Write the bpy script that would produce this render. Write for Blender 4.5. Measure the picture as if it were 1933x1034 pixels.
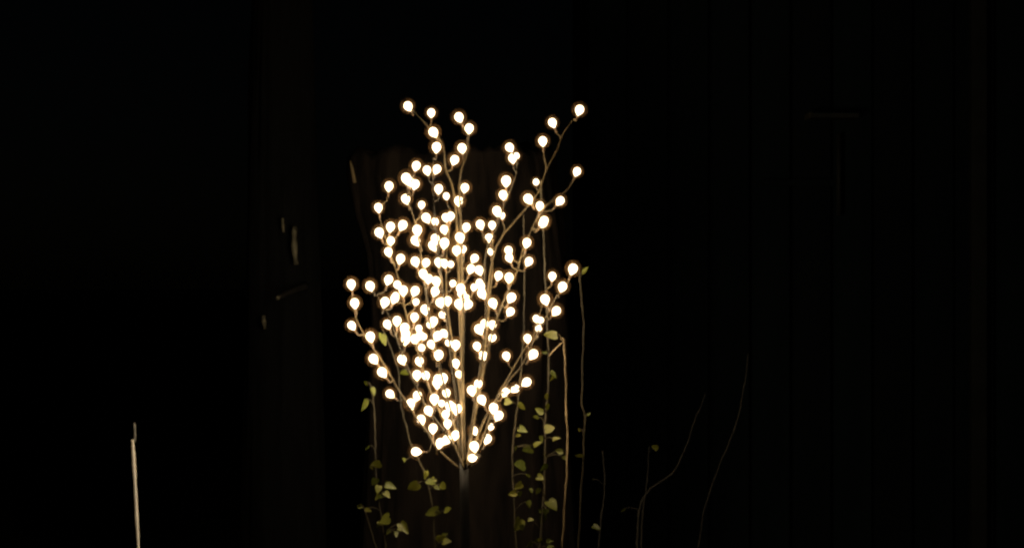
import bpy, bmesh, math, random
from mathutils import Vector, Matrix, noise
random.seed(7)
R = math.radians
scene = bpy.context.scene
for o in list(bpy.data.objects):
    bpy.data.objects.remove(o)
C = scene.collection

# ---------------------------------------------------------------- camera
D, H, S = 4.0, 1.30, 0.0012        # distance to the lit tree, eye height, metres per photo pixel at the tree
cam_d = bpy.data.cameras.new('camera')
cam_d.sensor_width = 36.0
cam_d.lens = 36.0 * D / (1933 * S)
cam_d.clip_end = 600
cam_d.clip_start = 0.05
cam = bpy.data.objects.new('camera', cam_d)
cam.location = (0, -D, H)
cam.rotation_euler = (R(90), 0, 0)
C.objects.link(cam)
scene.camera = cam

# ---------------------------------------------------------------- night sky, faint moon, exposure
w = bpy.data.worlds.new('World')
scene.world = w
w.use_nodes = True
nt = w.node_tree
bg = nt.nodes['Background']
sky = nt.nodes.new('ShaderNodeTexSky')
sky.sky_type = 'NISHITA'
sky.sun_disc = False
sky.sun_elevation = R(18)
sky.sun_rotation = R(140)
nt.links.new(sky.outputs[0], bg.inputs[0])
bg.inputs[1].default_value = 0.0001
sun_d = bpy.data.lights.new('moon', 'SUN')
sun_d.energy = 0.0015
sun_d.angle = R(0.5)
sun_d.color = (1.0, 0.95, 0.88)
sun = bpy.data.objects.new('moon', sun_d)
sun.rotation_euler = (R(72), 0, R(-40))
C.objects.link(sun)
scene.view_settings.view_transform = 'Standard'
scene.view_settings.look = 'None'
scene.view_settings.exposure = 0.0
scene.view_settings.gamma = 1.0
scene.view_settings.use_curve_mapping = False
scene.render.engine = 'CYCLES'
scene.cycles.use_denoising = True
scene.cycles.filter_width = 2.5
scene.cycles.max_bounces = 6
scene.cycles.transparent_max_bounces = 24
scene.cycles.caustics_reflective = False
scene.cycles.caustics_refractive = False
scene.cycles.sample_clamp_indirect = 6.0
scene.cycles.sample_clamp_direct = 4.0

# ---------------------------------------------------------------- helpers
def P(px, py, Y=0.0):
    """a point seen at photo pixel (px, py), Y metres behind the lit tree"""
    k = S * (D + Y) / D
    return Vector(((px - 966.5) * k, Y, H - (py - 517) * k))

def tag(o, label=None, cat=None, group=None, kind=None):
    if label: o['label'] = label
    if cat: o['category'] = cat
    if group: o['group'] = group
    if kind: o['kind'] = kind
    return o

def empty(name, loc):
    o = bpy.data.objects.new(name, None)
    o.empty_display_size = 0.1
    o.location = loc
    C.objects.link(o)
    return o

def link(name, me, mat, parent=None, smooth=True):
    """mesh in world coordinates; parented with its place kept"""
    if mat is not None and not me.materials:
        me.materials.append(mat)
    if smooth:
        me.polygons.foreach_set('use_smooth', [True] * len(me.polygons))
    o = bpy.data.objects.new(name, me)
    C.objects.link(o)
    if parent is not None:
        o.parent = parent
        bpy_par = parent
        loc = Vector((0, 0, 0))
        while bpy_par is not None:
            loc += bpy_par.location
            bpy_par = bpy_par.parent
        o.location = -loc
    return o

def to_mesh(bm, name):
    me = bpy.data.meshes.new(name)
    bm.to_mesh(me)
    bm.free()
    return me

def tube(pts, radii, seg=6, cap=True, bm=None):
    bm = bm or bmesh.new()
    n = len(pts)
    if not hasattr(radii, '__len__'):
        radii = [radii] * n
    rings = []
    ref = Vector((0.13, 1, 0.07))
    for i, p in enumerate(pts):
        t = (pts[min(i + 1, n - 1)] - pts[max(i - 1, 0)])
        t = t.normalized() if t.length > 1e-9 else Vector((0, 0, 1))
        a = t.cross(ref)
        if a.length < 1e-3:
            a = t.cross(Vector((1, 0, 0)))
        a.normalize()
        b = t.cross(a)
        rings.append([bm.verts.new(p + (a * math.cos(2 * math.pi * k / seg) + b * math.sin(2 * math.pi * k / seg)) * radii[i]) for k in range(seg)])
    for i in range(n - 1):
        for k in range(seg):
            bm.faces.new((rings[i][k], rings[i][(k + 1) % seg], rings[i + 1][(k + 1) % seg], rings[i + 1][k]))
    if cap:
        bm.faces.new(rings[0][::-1])
        bm.faces.new(rings[-1])
    return bm

def smooth_poly(pts, n):
    """Catmull-Rom through pts, n samples"""
    out = []
    m = len(pts)
    for i in range(n):
        u = i / (n - 1) * (m - 1)
        k = min(int(u), m - 2)
        t = u - k
        p0, p1, p2, p3 = pts[max(k - 1, 0)], pts[k], pts[k + 1], pts[min(k + 2, m - 1)]
        out.append(0.5 * ((2 * p1) + (p2 - p0) * t + (2 * p0 - 5 * p1 + 4 * p2 - p3) * t * t + (3 * p1 - p0 - 3 * p2 + p3) * t ** 3))
    return out

def box(bm, x0, x1, y0, y1, z0, z1):
    v = [bm.verts.new((x, y, z)) for z in (z0, z1) for y in (y0, y1) for x in (x0, x1)]
    for f in ((0, 2, 3, 1), (4, 5, 7, 6), (0, 1, 5, 4), (2, 6, 7, 3), (0, 4, 6, 2), (1, 3, 7, 5)):
        bm.faces.new([v[i] for i in f])
    return bm

# ---------------------------------------------------------------- materials
def mat_surface(name, c1, c2, scale=8.0, rough=0.8, bump=0.3, stretch=(1, 1, 1), spec=0.2, vary=0.0):
    m = bpy.data.materials.new(name)
    m.use_nodes = True
    t = m.node_tree
    b = t.nodes['Principled BSDF']
    tc = t.nodes.new('ShaderNodeTexCoord')
    mp = t.nodes.new('ShaderNodeMapping')
    mp.inputs['Scale'].default_value = stretch
    nz = t.nodes.new('ShaderNodeTexNoise')
    nz.inputs['Scale'].default_value = scale
    nz.inputs['Detail'].default_value = 6
    nz.inputs['Roughness'].default_value = 0.62
    cr = t.nodes.new('ShaderNodeValToRGB')
    cr.color_ramp.elements[0].position = 0.34
    cr.color_ramp.elements[1].position = 0.68
    cr.color_ramp.elements[0].color = (*c1, 1)
    cr.color_ramp.elements[1].color = (*c2, 1)
    t.links.new(tc.outputs['Object'], mp.inputs[0])
    t.links.new(mp.outputs[0], nz.inputs['Vector'])
    t.links.new(nz.outputs['Fac'], cr.inputs[0])
    col = cr.outputs[0]
    if vary:
        oi = t.nodes.new('ShaderNodeObjectInfo')
        hs = t.nodes.new('ShaderNodeHueSaturation')
        mr = t.nodes.new('ShaderNodeMapRange')
        mr.inputs['To Min'].default_value = 1 - vary
        mr.inputs['To Max'].default_value = 1 + vary
        t.links.new(oi.outputs['Random'], mr.inputs['Value'])
        t.links.new(mr.outputs[0], hs.inputs['Value'])
        mr2 = t.nodes.new('ShaderNodeMapRange')
        mr2.inputs['To Min'].default_value = 0.5 + 0.05 * vary
        mr2.inputs['To Max'].default_value = 0.5 - 0.09 * vary
        t.links.new(oi.outputs['Random'], mr2.inputs['Value'])
        t.links.new(mr2.outputs[0], hs.inputs['Hue'])
        t.links.new(col, hs.inputs['Color'])
        col = hs.outputs[0]
    t.links.new(col, b.inputs['Base Color'])
    b.inputs['Roughness'].default_value = rough
    b.inputs['Specular IOR Level'].default_value = spec
    if bump:
        bp = t.nodes.new('ShaderNodeBump')
        bp.inputs['Strength'].default_value = bump
        bp.inputs['Distance'].default_value = 0.01
        t.links.new(nz.outputs['Fac'], bp.inputs['Height'])
        t.links.new(bp.outputs[0], b.inputs['Normal'])
    return m

def mat_leaf(name, c1, c2):
    m = mat_surface(name, c1, c2, 35, 0.5, 0.15, vary=0.35, spec=0.35)
    t = m.node_tree
    b = t.nodes['Principled BSDF']
    out = t.nodes['Material Output']
    tr = t.nodes.new('ShaderNodeBsdfTranslucent')
    src = b.inputs['Base Color'].links[0].from_socket
    t.links.new(src, tr.inputs['Color'])
    mx = t.nodes.new('ShaderNodeMixShader')
    mx.inputs[0].default_value = 0.3
    t.links.new(b.outputs[0], mx.inputs[1])
    t.links.new(tr.outputs[0], mx.inputs[2])
    t.links.new(mx.outputs[0], out.inputs['Surface'])
    return m

GLOW = 64.0
RB = 0.0091          # radius of a glowing ball
def mat_glow():
    m = bpy.data.materials.new('warm_white_glow')
    m.use_nodes = True
    t = m.node_tree
    t.nodes.remove(t.nodes['Principled BSDF'])
    e = t.nodes.new('ShaderNodeEmission')
    e.inputs[0].default_value = (1.0, 0.76, 0.46, 1)
    e.inputs[1].default_value = GLOW
    t.links.new(e.outputs[0], t.nodes['Material Output'].inputs['Surface'])
    return m

def mat_halo():
    """added bloom-imitating globe round the glowing ball: scatters a little of its light, no surface gloss"""
    m = bpy.data.materials.new('amber_bloom_volume')
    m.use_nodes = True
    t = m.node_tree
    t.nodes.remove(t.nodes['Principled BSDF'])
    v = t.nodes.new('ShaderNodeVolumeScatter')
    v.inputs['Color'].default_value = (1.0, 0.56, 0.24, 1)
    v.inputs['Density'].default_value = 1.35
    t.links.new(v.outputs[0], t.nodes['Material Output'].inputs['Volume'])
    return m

M = {}
M['ground'] = mat_surface('garden_soil', (0.02, 0.022, 0.012), (0.05, 0.045, 0.03), 1.5, 0.95, 0.5)
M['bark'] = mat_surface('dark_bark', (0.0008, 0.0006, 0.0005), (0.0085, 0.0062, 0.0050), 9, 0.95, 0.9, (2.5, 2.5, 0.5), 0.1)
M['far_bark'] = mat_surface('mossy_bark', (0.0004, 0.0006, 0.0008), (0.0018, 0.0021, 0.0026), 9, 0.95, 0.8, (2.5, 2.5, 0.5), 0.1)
M['torn_wood'] = mat_surface('bare_torn_wood', (0.010, 0.010, 0.007), (0.115, 0.108, 0.075), 30, 0.8, 0.5, (2, 2, 0.4))
M['twig'] = mat_surface('brown_twig', (0.018, 0.012, 0.0042), (0.052, 0.036, 0.013), 40, 0.75, 0.3, (1, 1, 0.4), 0.2)
M['pole'] = mat_surface('dark_pole', (0.003, 0.0027, 0.0024), (0.007, 0.0063, 0.0056), 25, 0.7, 0.3, (1, 1, 0.3))
M['socket'] = mat_surface('socket_plastic', (0.05, 0.03, 0.015), (0.08, 0.05, 0.025), 60, 0.5, 0.0)
M['glow'] = mat_glow()
M['halo'] = mat_halo()
M['leaf'] = mat_leaf('yellowing_leaf', (0.022, 0.036, 0.004), (0.105, 0.108, 0.012))
M['stem'] = mat_surface('woody_stem', (0.05, 0.04, 0.02), (0.13, 0.095, 0.05), 30, 0.8, 0.4, (1, 1, 0.5))
M['pale_stem'] = mat_surface('pale_stem', (0.07, 0.05, 0.025), (0.22, 0.16, 0.085), 14, 0.75, 0.4, (1, 1, 0.5))
M['dark_stem'] = mat_surface('dark_stem', (0.0008, 0.0008, 0.0008), (0.022, 0.021, 0.017), 6, 0.8, 0.4, (1, 1, 0.5))
M['shoot_stem'] = mat_surface('shoot_stem', (0.006, 0.005, 0.003), (0.030, 0.024, 0.012), 10, 0.8, 0.4, (1, 1, 0.5))
M['cane'] = mat_surface('bamboo_cane', (0.76, 0.70, 0.60), (0.90, 0.89, 0.85), 22, 0.55, 0.3, (1, 1, 0.25), 0.3)
M['wire'] = mat_surface('grey_wire', (0.16, 0.16, 0.15), (0.28, 0.28, 0.26), 40, 0.5, 0.1)
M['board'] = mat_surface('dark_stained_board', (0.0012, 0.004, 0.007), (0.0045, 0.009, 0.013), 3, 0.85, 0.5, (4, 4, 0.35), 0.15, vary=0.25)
M['trim'] = mat_surface('dark_trim', (0.010, 0.012, 0.012), (0.02, 0.022, 0.022), 10, 0.7, 0.3)

# ---------------------------------------------------------------- ground
bm = bmesh.new()
bmesh.ops.create_grid(bm, x_segments=40, y_segments=40, size=150)
for v in bm.verts:
    d = v.co.length
    v.co.z = -0.004 + (noise.noise(v.co * 0.05) * 0.12 if d > 12 else 0)
tag(link('ground', to_mesh(bm, 'ground'), M['ground']), kind='structure')

# ---------------------------------------------------------------- old broken trunk behind the lit tree
def profile(tab, z):
    if z <= tab[0][0]: return tab[0][1]
    for (a, b), (c, d) in zip(tab, tab[1:]):
        if z <= c:
            return b + (d - b) * (z - a) / (c - a)
    return tab[-1][1]

def trunk_mesh(left, right, Yc, ybot, nseg=110, nz=90, jag=0.05, flat=0.55, ridge=0.012, seed=0.0, top=None):
    """left/right: outline as (photo y, photo x) tables, from the top down; stands on the ground"""
    bm = bmesh.new()
    k = S * (D + Yc) / D
    ys = [top + (ybot - top) * (i / nz) for i in range(nz + 1)]
    rings = []
    for i, py in enumerate(ys):
        x0, x1 = profile(left, py), profile(right, py)
        cx, rx = (x0 + x1) / 2, (x1 - x0) / 2 * k
        base = P(cx, py, Yc)
        ring = []
        for s in range(nseg):
            a = 2 * math.pi * s / nseg
            ca, sa = math.cos(a), math.sin(a)
            q = Vector((ca * 3.2, sa * 3.2, base.z * 1.1 + seed))
            rg = noise.noise(Vector((ca * 9 + seed, sa * 9, base.z * 1.3))) + 0.6 * noise.noise(Vector((ca * 19, sa * 19 + seed, base.z * 3.2)))
            r = 1 + 0.06 * noise.noise(q)
            x = base.x + ca * (rx * r + ridge * rg)
            y = Yc + sa * (rx * flat * r + ridge * rg)
            z = base.z
            if i == 0:
                z += jag * (noise.noise(Vector((ca * 2.3 + 5, sa * 2.3, seed))) + 0.7 * noise.noise(Vector((ca * 8, sa * 8, seed))))
            if i == nz:
                z = -0.03
            ring.append(bm.verts.new((x, y, z)))
        rings.append(ring)
    for i in range(nz):
        for s in range(nseg):
            bm.faces.new((rings[i][s], rings[i + 1][s], rings[i + 1][(s + 1) % nseg], rings[i][(s + 1) % nseg]))
    c = bm.verts.new(sum((v.co for v in rings[0]), Vector()) / nseg - Vector((0, 0, 0.05)))
    for s in range(nseg):
        bm.faces.new((rings[0][s], rings[0][(s + 1) % nseg], c))
    bmesh.ops.recalc_face_normals(bm, faces=bm.faces)
    return bm

SY = 1.05
stump = empty('tree_stump', (P(880, 517, SY).x, SY, 0))
tag(stump, 'thick broken dark brown tree stump behind the lit twig tree', 'tree stump')
left = [(255, 690), (290, 662), (330, 656), (400, 668), (480, 690), (600, 700), (760, 700), (900, 694), (1034, 685), (1600, 640)]
right = [(255, 1035), (290, 1050), (400, 1066), (520, 1075), (640, 1078), (800, 1072), (1034, 1085), (1600, 1140)]
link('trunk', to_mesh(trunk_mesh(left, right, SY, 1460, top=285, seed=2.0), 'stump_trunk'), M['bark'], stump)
sp = [P(670, 345, 0.90), P(664, 315, 0.90), P(661, 303, 0.90)]
link('splinter', to_mesh(tube(sp, [0.005, 0.0045, 0.002], 5), 'splinter'), M['stem'], stump)

# ---------------------------------------------------------------- dim trunk farther left
TY = 1.35
tr = empty('bare_tree', (P(520, 517, TY).x, TY, 0))
tag(tr, 'dim dark tree trunk left of the lit tree with pale torn bark and a stub', 'tree')
lf = [(-700, 500), (0, 478), (300, 470), (600, 466), (1034, 455), (1400, 430)]
rt = [(-700, 560), (0, 588), (300, 596), (600, 604), (1034, 616), (1400, 640)]
link('trunk', to_mesh(trunk_mesh(lf, rt, TY, 1290, 70, 80, flat=1.0, ridge=0.008, seed=9.0, top=-600), 'far_trunk'), M['far_bark'], tr)
def strip(pts, wd, name='bark_strip'):
    q = smooth_poly([P(x, y, TY - 0.135 + dy) for x, y, dy in pts], 7)
    n = len(q)
    return link(name, to_mesh(tube(q, [wd * (0.75 + 0.25 * math.sin(math.pi * min(1, (i + 0.7) / n))) * (1 + 0.25 * math.sin(i * 2.3)) for i in range(n)], 6), name), M['torn_wood'], tr)
strip([(556, 428, 0), (555, 450, -.01), (556, 475, -.012), (559, 498, 0)], 0.0085)
strip([(533, 412, 0), (534, 425, -.005), (535, 438, 0)], 0.004)
strip([(497, 596, 0.01), (498, 606, 0), (500, 620, 0.01)], 0.006)
q = smooth_poly([P(575, 541, TY - 0.10), P(562, 545, TY - 0.16), P(545, 552, TY - 0.22), P(524, 562, TY - 0.27)], 8)
stub = link('branch_stub', to_mesh(tube(q, [0.016, 0.012, 0.010, 0.009, 0.008, 0.008, 0.007, 0.0065], 7), 'branch_stub'), M['pole'], tr)
e = q[-1]; dd = (q[-1] - q[-2]).normalized()
link('cut_end', to_mesh(tube([e - dd * 0.003, e + dd * 0.004], [0.0072, 0.006], 7), 'cut_end'), M['torn_wood'], stub)

# ---------------------------------------------------------------- dark shed wall on the right, behind everything
FY = 3.0
kf = S * (D + FY) / D
xl = P(1112, 0, FY).x
shed = empty('timber_shed', (xl + 1.2, FY, 0))
tag(shed, 'dark board-clad timber shed wall in the background on the right', 'shed')
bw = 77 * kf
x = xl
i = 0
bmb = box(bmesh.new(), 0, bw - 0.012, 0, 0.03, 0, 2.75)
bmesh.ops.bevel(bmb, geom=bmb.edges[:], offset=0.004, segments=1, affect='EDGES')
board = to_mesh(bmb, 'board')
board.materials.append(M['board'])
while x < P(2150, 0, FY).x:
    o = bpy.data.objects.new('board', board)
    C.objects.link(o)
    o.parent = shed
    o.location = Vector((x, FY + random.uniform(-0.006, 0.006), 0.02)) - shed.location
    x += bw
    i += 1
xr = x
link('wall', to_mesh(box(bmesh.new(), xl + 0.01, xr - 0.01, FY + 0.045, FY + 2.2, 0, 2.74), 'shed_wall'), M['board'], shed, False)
bmr = bmesh.new()
v = [bmr.verts.new(c) for c in ((xl - .2, FY - .25, 2.78), (xr + .2, FY - .25, 2.78), (xr + .2, FY + 2.4, 3.3), (xl - .2, FY + 2.4, 3.3))]
f = bmr.faces.new(v)
r = bmesh.ops.extrude_face_region(bmr, geom=[f])
for e_ in r['geom']:
    if isinstance(e_, bmesh.types.BMVert):
        e_.co.z += 0.06
bmesh.ops.recalc_face_normals(bmr, faces=bmr.faces)
link('roof', to_mesh(bmr, 'shed_roof'), M['trim'], shed, False)
a, b = P(1440, 345, FY - .04), P(1580, 345, FY - .04)
link('batten', to_mesh(box(bmesh.new(), a.x, b.x, FY - .045, FY - .012, a.z - .012, a.z + .012), 'batten'), M['board'], shed, False)
a, b = P(1526, 222, FY - .04), P(1612, 222, FY - .04)
sh = link('ledge', to_mesh(box(bmesh.new(), a.x, b.x, FY - .14, FY - .012, a.z - .009, a.z + .009), 'ledge'), M['trim'], shed, False)
link('end_cap', to_mesh(box(bmesh.new(), a.x - .012, a.x, FY - .142, FY - .02, a.z - .010, a.z + .012), 'end_cap'), M['torn_wood'], sh, False)
a = P(1842, 0, FY)
link('corner_post', to_mesh(box(bmesh.new(), a.x - .03, a.x + .03, FY - .05, FY - .008, 0, 2.74), 'corner_post'), M['trim'], shed, False)
a = P(1578, 0, FY)
link('downpipe', to_mesh(tube([Vector((a.x, FY - .06, z)) for z in (P(0, 408, FY).z, P(0, 330, FY).z, P(0, 255, FY).z)], 0.009, 8), 'downpipe'), M['trim'], shed)

# ---------------------------------------------------------------- the lit twig tree
def T(ox, oy, sc, lst, fac=1.0):
    return [(ox + sc * x, oy + sc * y, fac) for x, y in lst]
tA = (620, 160, 280 / 1114); tB = (880, 160, 280 / 1114)
tC = (620, 400, 260 / 1120); tD = (860, 400, 260 / 1120)
tE = (620, 620, 260 / 1034); tF = (860, 620, 260 / 1034)
BULBS = []
BULBS += T(*tA, [(597,160),(772,210),(787,355),(812,467),(980,243),(1057,327),(1003,475),(948,563),(660,607),(740,640),(815,632),(583,700),(615,725),(652,745),(455,760),(580,855),(375,920),(828,780),(1025,772),(978,870),(733,997),(880,995),(918,985)])
BULBS += T(*tA, [(700,900),(885,835),(800,1025)], 0.8)
BULBS += T(*tB, [(852,187),(647,283),(575,422),(325,470),(348,550),(833,650),(300,720),(277,825),(465,855),(553,907),(707,870),(230,945),(585,1020)])
BULBS += T(*tB, [(525,730),(376,535),(268,980)], 0.75)
BULBS += T(*tC, [(412,165),(505,118),(605,105),(507,232),(487,322),(587,378),(722,145),(708,230),(940,140),(868,215),(850,270),(943,250),(1068,205),(1043,310),(705,400),(795,410),(895,405),(940,415),(185,585),(338,600),(490,548),(560,590),(608,635),(460,730),(540,700),(705,640),(770,500),(815,540),(875,560),(870,640),(785,790),(905,735),(970,720),(213,738),(188,920),(478,910),(558,882),(620,940),(630,990),(700,852),(855,885),(745,1000),(700,1030),(935,985),(890,1005),(340,1010),(1075,620),(1085,665),(1060,745)])
BULBS += T(*tC, [(868,80),(1095,300),(995,425),(712,730),(1012,580),(925,835),(735,945)], 0.8)
BULBS += T(*tD, [(88,122),(200,100),(297,105),(272,210),(155,375),(125,460),(190,470),(105,750),(205,600),(213,660),(430,310),(435,370),(350,515),(435,530),(712,90),(580,248),(597,400),(302,738),(455,693),(447,808),(190,950),(235,905),(300,915),(300,1020),(585,1025),(955,460),(787,520),(870,605),(727,708),(820,803)])
BULBS += T(*tD, [(285,320),(150,610),(655,865),(675,945),(692,880)], 0.78)
BULBS += T(*tE, [(337,225),(402,325),(460,488),(552,230),(682,243),(580,80),(770,115),(955,120),(955,258),(828,195),(665,345),(730,350),(820,375),(860,370),(820,410),(885,480),(668,500),(620,560),(795,525),(750,612),(695,680),(785,745),(910,575),(965,600),(880,640),(895,710),(840,855),(890,830),(955,795),(655,922)])
BULBS += T(*tE, [(900,105),(978,340),(850,560),(715,60)], 0.8)
BULBS += T(*tF, [(160,130),(205,200),(380,203),(585,190),(170,412),(120,460),(195,530),(285,592),(325,650),(535,400),(450,450),(378,475),(137,762),(238,825),(140,880),(125,970)])
BULBS += T(*tF, [(265,735)], 0.75)
BULBS += [(x, y, 0.85) for x, y in ((862,472),(833,568),(812,612),(905,533),(782,599),(823,722),(853,766),(747,558),(880,562),(796,656))]

# main boughs traced in the photograph: pixel path from the foot upward, depth at the tip (metres, + is away)
BOUGHS = [
    ([(874,890),(825,846),(805,814),(781,781),(748,728),(718,675),(690,637),(672,600),(664,556)], -0.02),
    ([(875,885),(848,812),(815,745),(790,670),(766,593),(750,515),(736,480),(724,435),(715,405)], 0.10),
    ([(875,885),(855,790),(832,700),(810,600),(800,520),(790,450),(778,400),(768,372),(775,345)], -0.14),
    ([(877,885),(874,720),(868,580),(864,450),(856,359),(841,318),(834,271),(807,238),(778,207)], 0.03),
    ([(878,885),(872,740),(874,600),(871,500),(869,420),(868,360),(871,321),(881,292),(885,258)], -0.06),
    ([(880,885),(892,800),(906,700),(919,597),(916,488),(938,430),(953,386),(965,355),(975,325),(977,298)], -0.16),
    ([(880,885),(890,820),(905,720),(917,620),(925,520),(940,458),(980,408),(1014,365),(1030,322),(1051,283),(1062,254),(1082,226)], 0.12),
    ([(880,885),(896,790),(916,690),(932,620),(948,576),(966,534),(978,505),(988,470),(1005,430),(1018,405)], 0.02),
    ([(882,885),(908,838),(923,796),(938,751),(955,720),(972,690),(990,660),(1008,630),(1022,583),(1034,545)], 0.08),
    ([(882,885),(910,836),(925,792),(940,748),(958,735),(975,725)], -0.14),
    ([(876,885),(862,760),(850,660),(838,560),(830,480),(822,420),(818,360),(818,300)], -0.20),
    ([(876,885),(850,830),(800,760),(772,700),(752,650),(735,600),(715,565),(702,545)], -0.17),
    ([(880,885),(900,760),(915,660),(925,560),(930,500),(930,440)], 0.20),
    ([(877,885),(868,740),(850,620),(842,520),(846,450),(850,400)], 0.20),
    ([(880,885),(915,790),(960,720),(985,690),(1010,640),(1035,590),(1055,550)], -0.05),
]
base = P(877, 885, 0)
lt = empty('light_tree', (base.x, 0, 0))
tag(lt, 'glowing artificial twig tree covered in warm white ball lights', 'light tree')

nodes = []          # (px, py, Y, tangent index, bough index)
bough_pts = []
for bi, (path, dep) in enumerate(BOUGHS):
    pv = [Vector((x, y, 0)) for x, y in path]
    n = 26
    sm = smooth_poly(pv, n)
    ws = []
    for k, p in enumerate(sm):
        t = k / (n - 1)
        Y = dep * t ** 0.9 + 0.012 * math.sin(t * 9 + bi)
        wob = 1.6 * noise.noise(Vector((bi * 3.1, t * 7, 0)))
        ws.append((p.x + wob, p.y, Y))
        if k >= 3:
            nodes.append((p.x + wob, p.y, Y, k, bi))
    bough_pts.append([P(*q) for q in ws])

bough_objs = []
for bi, pts in enumerate(bough_pts):
    n = len(pts)
    r0 = 0.0038 if bi in (3, 4) else 0.0028
    rad = [r0 * (1 - 0.72 * (k / (n - 1))) * (1 + 0.10 * math.sin(k * 1.9 + bi)) for k in range(n)]
    bough_objs.append(link('branch', to_mesh(tube(pts, rad, 7), 'branch'), M['twig'], lt))

# bulb meshes shared by all bulbs: a ball narrowing to its stalk, an added volume round it imitating camera bloom, a small socket
def lathe(prof, seg):
    bm = bmesh.new()
    rings = []
    for r_, z in prof:
        if r_ < 1e-6:
            rings.append([bm.verts.new((0, 0, z))])
        else:
            rings.append([bm.verts.new((r_ * math.cos(2 * math.pi * k / seg), r_ * math.sin(2 * math.pi * k / seg), z)) for k in range(seg)])
    for A, B in zip(rings, rings[1:]):
        for k in range(seg):
            k2 = (k + 1) % seg
            if len(A) == 1: bm.faces.new((A[0], B[k2], B[k]))
            elif len(B) == 1: bm.faces.new((A[k], A[k2], B[0]))
            else: bm.faces.new((A[k], A[k2], B[k2], B[k]))
    bmesh.ops.recalc_face_normals(bm, faces=bm.faces)
    return bm
prof = [(0, -1.48), (0.18, -1.40), (0.44, -1.10), (0.74, -0.76), (0.94, -0.38), (1.0, 0.0), (0.92, 0.42), (0.70, 0.76), (0.36, 0.97), (0, 1.04)]
ball = to_mesh(lathe([(r_ * RB, z * RB) for r_, z in prof], 12), 'bulb_ball')
ball.materials.append(M['glow'])
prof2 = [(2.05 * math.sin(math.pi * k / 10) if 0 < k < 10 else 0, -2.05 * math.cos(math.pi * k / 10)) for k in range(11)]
cap = to_mesh(lathe([(r_ * RB, z * RB) for r_, z in prof2], 16), 'bulb_halo')  # added scattering volume, not a bulb part: imitates lens bloom
cap.materials.append(M['halo'])
sock = to_mesh(lathe([(r_ * RB, z * RB) for r_, z in [(0, -2.9), (0.20, -2.86), (0.24, -2.4), (0.26, -2.0), (0.20, -1.54), (0, -1.5)]], 7), 'bulb_socket')
sock.materials.append(M['socket'])
for me in (ball, cap, sock):  # cap: the added bloom volume, not a bulb part
    me.polygons.foreach_set('use_smooth', [True] * len(me.polygons))

rng = random.Random(11)
for (px, py, fac) in BULBS:
    best = []
    for (nx, ny, nY, k, bi) in nodes:
        dx, dy = px - nx, ny - py
        if dy < 6: continue
        L = math.hypot(dx, dy)
        cost = L + 0.9 * abs(dx) + max(0, abs(dx) - 0.8 * dy) * 2 + (20 if L < 22 else 0) + rng.uniform(0, 14)
        best.append((cost, nx, ny, nY, k, bi))
    best.sort()
    if not best or best[0][0] > 260:
        c = min(nodes, key=lambda q: (q[0] - px) ** 2 + (q[1] - py) ** 2)
        best = [(0, c[0], c[1], c[2], c[3], c[4])]
    cost, nx, ny, nY, k, bi = best[0]
    L = math.hypot(px - nx, py - ny)
    Y = nY + rng.uniform(-0.45, 0.45) * min(L, 90) * S
    if fac < 1: Y += 0.05
    c = P(px, py, Y)
    pts_b = bough_pts[bi]
    k = min(k, len(pts_b) - 1)
    s = pts_b[k]
    tan = (pts_b[k] - pts_b[k - 1]).normalized()
    up = (c - s).normalized() if (c - s).length > 1e-6 else Vector((0, 0, 1))
    axis = (up * 0.85 + Vector((rng.uniform(-.12, .12) - 0.05, rng.uniform(-.25, .25), 0.42))).normalized()
    rb = RB * (fac if fac < 1 else rng.uniform(0.90, 1.10))
    foot = c - axis * (2.84 * rb)
    dist = (foot - s).length
    m1 = s + tan * dist * 0.42
    m2 = foot - axis * dist * 0.35
    pts = []
    nn = 7
    for q in range(nn):
        t = q / (nn - 1)
        p = s * (1 - t) ** 3 + m1 * 3 * t * (1 - t) ** 2 + m2 * 3 * t * t * (1 - t) + foot * t ** 3
        if 0 < q < nn - 1:
            p = p + Vector((rng.uniform(-1, 1), rng.uniform(-1, 1), 0)) * min(0.0012, dist * 0.02)
        pts.append(p)
    link('twig', to_mesh(tube(pts, [0.0018 - 0.0005 * q / (nn - 1) for q in range(nn)], 5), 'twig'), M['twig'], bough_objs[bi])
    bo = bpy.data.objects.new('bulb', ball)
    C.objects.link(bo)
    bo.parent = lt
    bo.location = c - lt.location
    bo.rotation_mode = 'QUATERNION'
    bo.rotation_quaternion = Vector((0, 0, 1)).rotation_difference(axis)
    bo.scale = (rb / RB,) * 3
    for nm, me in (('bloom_halo', cap), ('socket', sock)):
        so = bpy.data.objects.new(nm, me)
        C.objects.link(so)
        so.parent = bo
# lower pole down to the ground, with collar and foot plate
pole_top = P(877, 872, 0)
link('pole', to_mesh(tube([Vector((base.x + 0.004 * math.sin(z * 4), 0, z)) for z in [0.02 + (pole_top.z - 0.02) * t / 12 for t in range(13)]], [0.013 - 0.003 * t / 12 for t in range(13)], 12), 'pole'), M['pole'], lt)
link('foot_plate', to_mesh(box(bmesh.new(), base.x - .14, base.x + .14, -.14, .14, 0.0, 0.02), 'foot_plate'), M['pole'], lt, False)

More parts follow.
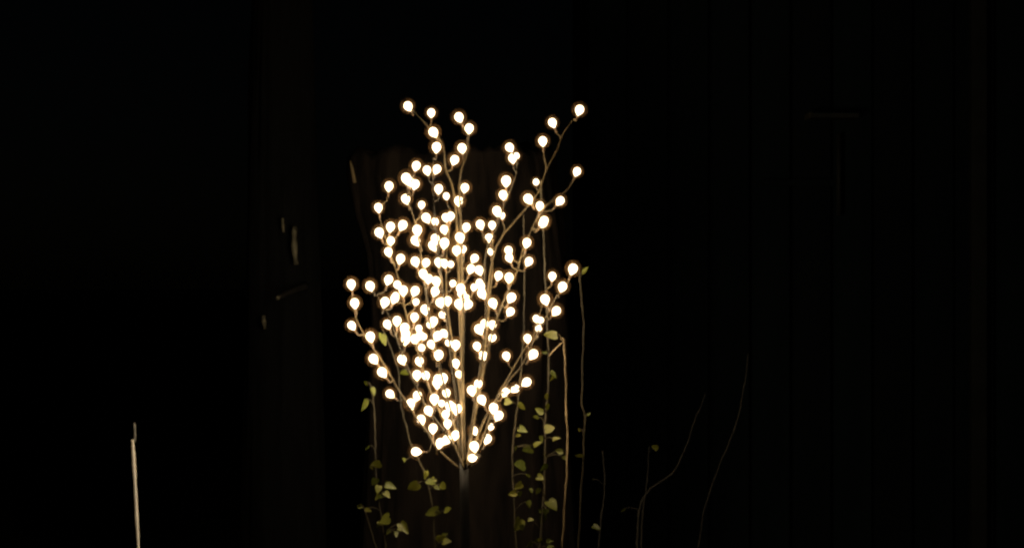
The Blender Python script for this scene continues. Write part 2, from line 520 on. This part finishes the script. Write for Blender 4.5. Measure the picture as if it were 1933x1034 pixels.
# ---------------------------------------------------------------- climbing shoots with leaves
def leaf_mesh(seed, fold, curl):
    """heart-shaped leaf, base at the origin, tip along -Z, face towards -Y; size 1"""
    rr = random.Random(seed)
    half = [(0.0, 0.0), (0.16, 0.10), (0.36, 0.06), (0.47, -0.14), (0.44, -0.38), (0.29, -0.66), (0.12, -0.88), (0.0, -1.0)]
    mid = [(0, 0.0), (0, -0.05), (0, -0.12), (0, -0.2), (0, -0.42), (0, -0.68), (0, -0.88), (0, -1.0)]
    bm = bmesh.new()
    def pt(x, z):
        y = -abs(x) * fold + curl * z * z + 0.02 * rr.uniform(-1, 1)
        return bm.verts.new((x, y, z))
    ml = [pt(*m_) for m_ in mid]
    for sgn in (-1, 1):
        ed = [pt(sgn * x * rr.uniform(0.92, 1.08), z) for x, z in half[1:-1]]
        prev_m = 0
        for k in range(len(ed) - 1):
            vs = [ml[k], ml[k + 1], ed[k + 1], ed[k]]
            bm.faces.new(vs if sgn > 0 else vs[::-1])
        vs = [ml[len(ed) - 1], ml[len(ed)], ml[len(ed) + 1], ed[-1]]
        bm.faces.new(vs if sgn > 0 else vs[::-1])
    me = to_mesh(bm, 'leaf')
    me.polygons.foreach_set('use_smooth', [True] * len(me.polygons))
    me.materials.append(M['leaf'])
    return me
LEAVES = [leaf_mesh(1, 0.35, 0.15), leaf_mesh(2, 0.2, 0.3), leaf_mesh(3, 0.55, 0.05), leaf_mesh(4, 0.1, -0.2)]

def shoot(name, label, cat, path, Y, r0, r1, leaves, mat='stem', group=None, side=(), leaf_d=-0.02, extra=0):
    mat = 'shoot_stem' if mat == 'stem' else mat
    """path: photo pixels from the top down to where it leaves the picture; goes on to the ground.
    leaves: (px, py, length px, roll degrees, yaw degrees) ; roll 0 hangs down"""
    pts = smooth_poly([P(x, y, Y) for x, y in path], max(6, 4 * len(path)))
    last = pts[-1]
    if last.z > 0.05:
        pts += [Vector((last.x + 0.01 * math.sin(i), Y + 0.01 * i, last.z * (1 - i / 5))) for i in range(1, 6)]
        pts[-1].z = -0.01
    root = empty(name, (pts[-1].x, pts[-1].y, 0))
    tag(root, label, cat, group)
    n = len(pts)
    rr = random.Random(len(label))
    pts = [p + Vector((rr.uniform(-1, 1), rr.uniform(-1, 1), 0)) * 0.0012 for p in pts]
    rad = [0.8 * (r1 + (r0 - r1) * i / (n - 1)) * (1 + (0.35 if i % 4 == 2 else 0)) for i in range(n)]
    stem = link('stem', to_mesh(tube(pts, rad, 7), 'stem'), M[mat], root)
    for sd in side:
        q = smooth_poly([P(x, y, Y + dy) for x, y, dy in sd], 8)
        link('side_shoot', to_mesh(tube(q, [r0 * 0.7, r0 * .7, r0 * .65, r0 * .6, r0 * .55, r0 * .5, r0 * .4, r0 * .35], 6), 'side_shoot'), M[mat], root)
    leaves = list(leaves)
    for e_ in range(extra):
        x, y = path[-1 - (e_ % max(1, len(path) // 2))]
        leaves.append((x + rr.uniform(-26, 26), y + rr.uniform(-45, 30), rr.uniform(9, 17), rr.uniform(-110, 110), rr.uniform(-40, 60)))
    for (x, y, ln, roll, yaw) in leaves:
        d = leaf_d + rr.uniform(-0.03, 0.03)
        k = S * (D + Y + d) / D
        size = ln * k * 0.98
        roll_r = R(roll)
        o = bpy.data.objects.new('leaf', rr.choice(LEAVES))
        C.objects.link(o)
        o.parent = root
        mat3 = Matrix.Rotation(roll_r, 3, 'Y') @ Matrix.Rotation(R(yaw), 3, 'Z') @ Matrix.Rotation(R(rr.choice((-1, 1)) * rr.uniform(5, 55)), 3, 'X')
        o.rotation_euler = mat3.to_euler()
        ctr = P(x, y, Y + d)
        o.location = ctr - mat3 @ Vector((0, 0, -0.45 * size)) - root.location
        o.scale = (size * rr.uniform(.6, 1.05), size, size)
        at = ctr - mat3 @ Vector((0, 0, -0.45 * size))
        near = min(pts, key=lambda p: (p - at - Vector((0, 0, -0.012))).length)
        if (near - at).length > 0.006:
            mid = (near + at) / 2 + Vector((0, -0.004, 0.006))
            link('leaf_stalk', to_mesh(tube(smooth_poly([near, mid, at], 5), 0.0009, 4), 'leaf_stalk'), M[mat], root)
    return root

G = 'leafy climbing shoots round the lit tree'
def zl(ox, oy, sc, lst):
    return [(ox + x * sc, oy + y * sc, ln * sc, ro, ya) for x, y, ln, ro, ya in lst]
q8 = (900, 800, 260 / 1149)
shoot('climbing_shoot', 'leafy shoot climbing beside the right edge of the lit tree, thickest with yellow-green leaves', 'climbing plant',
      [(1021, 340), (1024, 400), (1027, 477), (1030, 540), (1034, 619), (1036, 690), (1033, 758), (1029, 800), (1030, 870), (1026, 950), (1020, 1034)], 0.13, 0.0040, 0.0022,
      zl(*q8, [(610, 40, 85, -95, 20), (665, 122, 70, -85, 40), (690, 222, 80, 75, 10), (550, 360, 80, 15, 50), (540, 450, 85, -65, 15), (512, 562, 60, 10, 30), (630, 668, 110, -25, 30), (574, 732, 55, 20, 10), (548, 795, 95, 10, 15), (450, 795, 50, -70, 40), (510, 968, 75, 60, 20), (445, 1002, 60, 60, 30), (610, 982, 70, -80, 35), (735, 285, 50, -40, 30)])
      + [(1045, 706, 17, -30, 40), (1018, 773, 20, 80, 25), (1040, 663 + 50, 14, 0, 50), (1027, 664 + 0, 11, 60, 40)], group=G, extra=9)
shoot('climbing_shoot', 'thin leafy shoot between the lit tree foot and the leafiest right-hand shoot', 'climbing plant',
      [(989, 405), (989, 442), (990, 511), (989, 620), (984, 700), (975, 780), (968, 850), (970, 930), (975, 1034)], 0.16, 0.0028, 0.0016,
      zl(*q8, [(385, 48, 95, -60, 10), (425, 205, 100, 55, 20), (505, 163, 80, -95, 50), (365, 335, 110, 82, 15), (345, 515, 80, 65, 15), (340, 838, 110, 35, 25), (430, 670, 60, -15, 40), (425, 425, 45, 70, 30)])
      + [(985, 767, 19, -62, 25)], group=G, extra=7)
shoot('climbing_shoot', 'pale bare shoot with a hooked tip and one leaf, right of the lit tree', 'climbing plant',
      [(1060, 640), (1064, 641), (1066, 655), (1068, 700), (1070, 770), (1072, 850), (1068, 930), (1062, 1034)], -0.02, 0.0026, 0.0030,
      [(1041, 631, 28, 82, 15)], 'pale_stem', G, side=[[(1062, 646, 0), (1052, 655, 0.01), (1043, 664, 0.02), (1037, 672, 0.03)]], leaf_d=0.0)
shoot('climbing_shoot', 'knobbly thin shoot farthest right of the lit tree, small leaf at its tip', 'climbing plant',
      [(1086, 505), (1093, 513), (1097, 560), (1102, 612), (1100, 680), (1099, 760), (1104, 790), (1101, 860), (1097, 940), (1092, 1034)], 0.22, 0.0022, 0.0020,
      [(1106, 510, 20, -95, 35), (1093, 812, 9, 40, 10), (1092, 859, 17, 30, 40), (1111, 782, 8, -140, 50)], 'stem', G, leaf_d=-0.01)
q7 = (640, 800, 260 / 1149)
shoot('climbing_shoot', 'leafy shoot left of the lit tree with a drooping yellow leaf near its tip', 'climbing plant',
      [(697, 722), (703, 745), (706, 780), (708, 830), (709, 880), (714, 940), (722, 990), (728, 1034)], 0.14, 0.0030, 0.0020,
      zl(*q7, [(310, 330, 95, 70, 20), (295, 475, 75, 25, 15), (325, 545, 70, 15, 20), (430, 525, 95, -75, 40), (320, 605, 70, 35, 20), (400, 588, 70, -30, 30), (375, 795, 125, 78, 10), (545, 868, 120, -35, 10), (475, 920, 55, 10, 20)])
      + [(689, 764, 24, 28, 60), (705, 738, 16, -15, 55), (690, 724, 11, 60, 0)], group=G, extra=8)
shoot('climbing_shoot', 'leafy shoot rising to the lowest bulb left of the tree foot', 'climbing plant',
      [(722, 622), (738, 660), (751, 700), (756, 760), (766, 800), (776, 840), (800, 890), (815, 950), (822, 1034)], 0.15, 0.0028, 0.0018,
      zl(*q7, [(725, 425, 75, 10, 30), (620, 522, 110, 50, 20), (770, 490, 95, -50, 25), (770, 730, 135, 80, 10), (915, 715, 95, -75, 30), (840, 945, 95, 5, 20), (895, 975, 75, -80, 40), (815, 530, 60, -60, 30)])
      + [(763, 704, 24, 30, 30), (722, 641, 26, 10, 50)], group=G, extra=6)
shoot('climbing_shoot', 'short bare shoot with a pale bud at the lower left of the lit tree', 'climbing plant',
      [(680, 955), (688, 962), (695, 985), (704, 1015), (710, 1034)], 0.02, 0.0020, 0.0014, [(678, 955, 10, 80, 0)], 'stem', G, leaf_d=0)

# faint twiggy shrub lower right
SHY = 0.55
G2 = 'faint bare stems at the lower right'
shoot('bare_plant', 'faint curved bare stem reaching up to the right in the dark', 'plant',
      [(1332, 740), (1322, 768), (1311, 793), (1298, 835), (1284, 868), (1270, 892), (1248, 908), (1228, 922), (1212, 945), (1205, 975), (1203, 1034)], SHY, 0.0034, 0.0014, [], 'dark_stem', G2)
shoot('bare_plant', 'faint upright bare stem with a round bud on top', 'plant',
      [(1226, 842), (1225, 860), (1222, 900), (1218, 935), (1213, 970), (1210, 1034)], SHY, 0.0026, 0.0022, [(1238, 843, 13, -140, 10), (1176, 962, 11, 40, 30)], 'dark_stem', G2)
shoot('bare_plant', 'faint long thin bare stem farthest right, barely visible', 'plant',
      [(1412, 668), (1408, 712), (1400, 755), (1390, 800), (1371, 848), (1350, 900), (1330, 960), (1318, 1034)], SHY + .15, 0.0026, 0.0012, [], 'dark_stem', G2)
shoot('bare_plant', 'faint short bare stem closest to the leafy shoots', 'plant',
      [(1138, 850), (1141, 890), (1141, 930), (1136, 970), (1130, 1034)], SHY - .1, 0.0026, 0.0014, [(1126, 995, 16, -50, 30), (1119, 905, 6, 0, 30)], 'dark_stem', G2)

# ---------------------------------------------------------------- pale cane at the lower left
CY = 0.35
pc = smooth_poly([P(250, 829, CY), P(252, 870, CY), P(255, 920, CY), P(258, 985, CY), P(261, 1040, CY), P(268, 1250, CY)], 22)
pc.append(Vector((pc[-1].x + .012, CY, -0.02)))
cane = empty('garden_cane', (pc[-1].x, CY, 0))
tag(cane, 'pale bamboo garden cane with a thin grey tip standing alone at lower left', 'garden cane')
n = len(pc)
link('shaft', to_mesh(tube(pc, [0.0046 * (1 + (0.22 if i % 6 == 3 else 0.0)) - 0.0008 * math.sin(i * .9) for i in range(n)], 10), 'cane_shaft'), M['cane'], cane)
tipp = smooth_poly([P(254, 834, CY), P(254.5, 820, CY), P(254, 808, CY), P(253, 798, CY)], 7)
link('tip', to_mesh(tube(tipp, 0.0028, 7), 'cane_tip'), M['wire'], cane)
print('bulbs', len(BULBS))
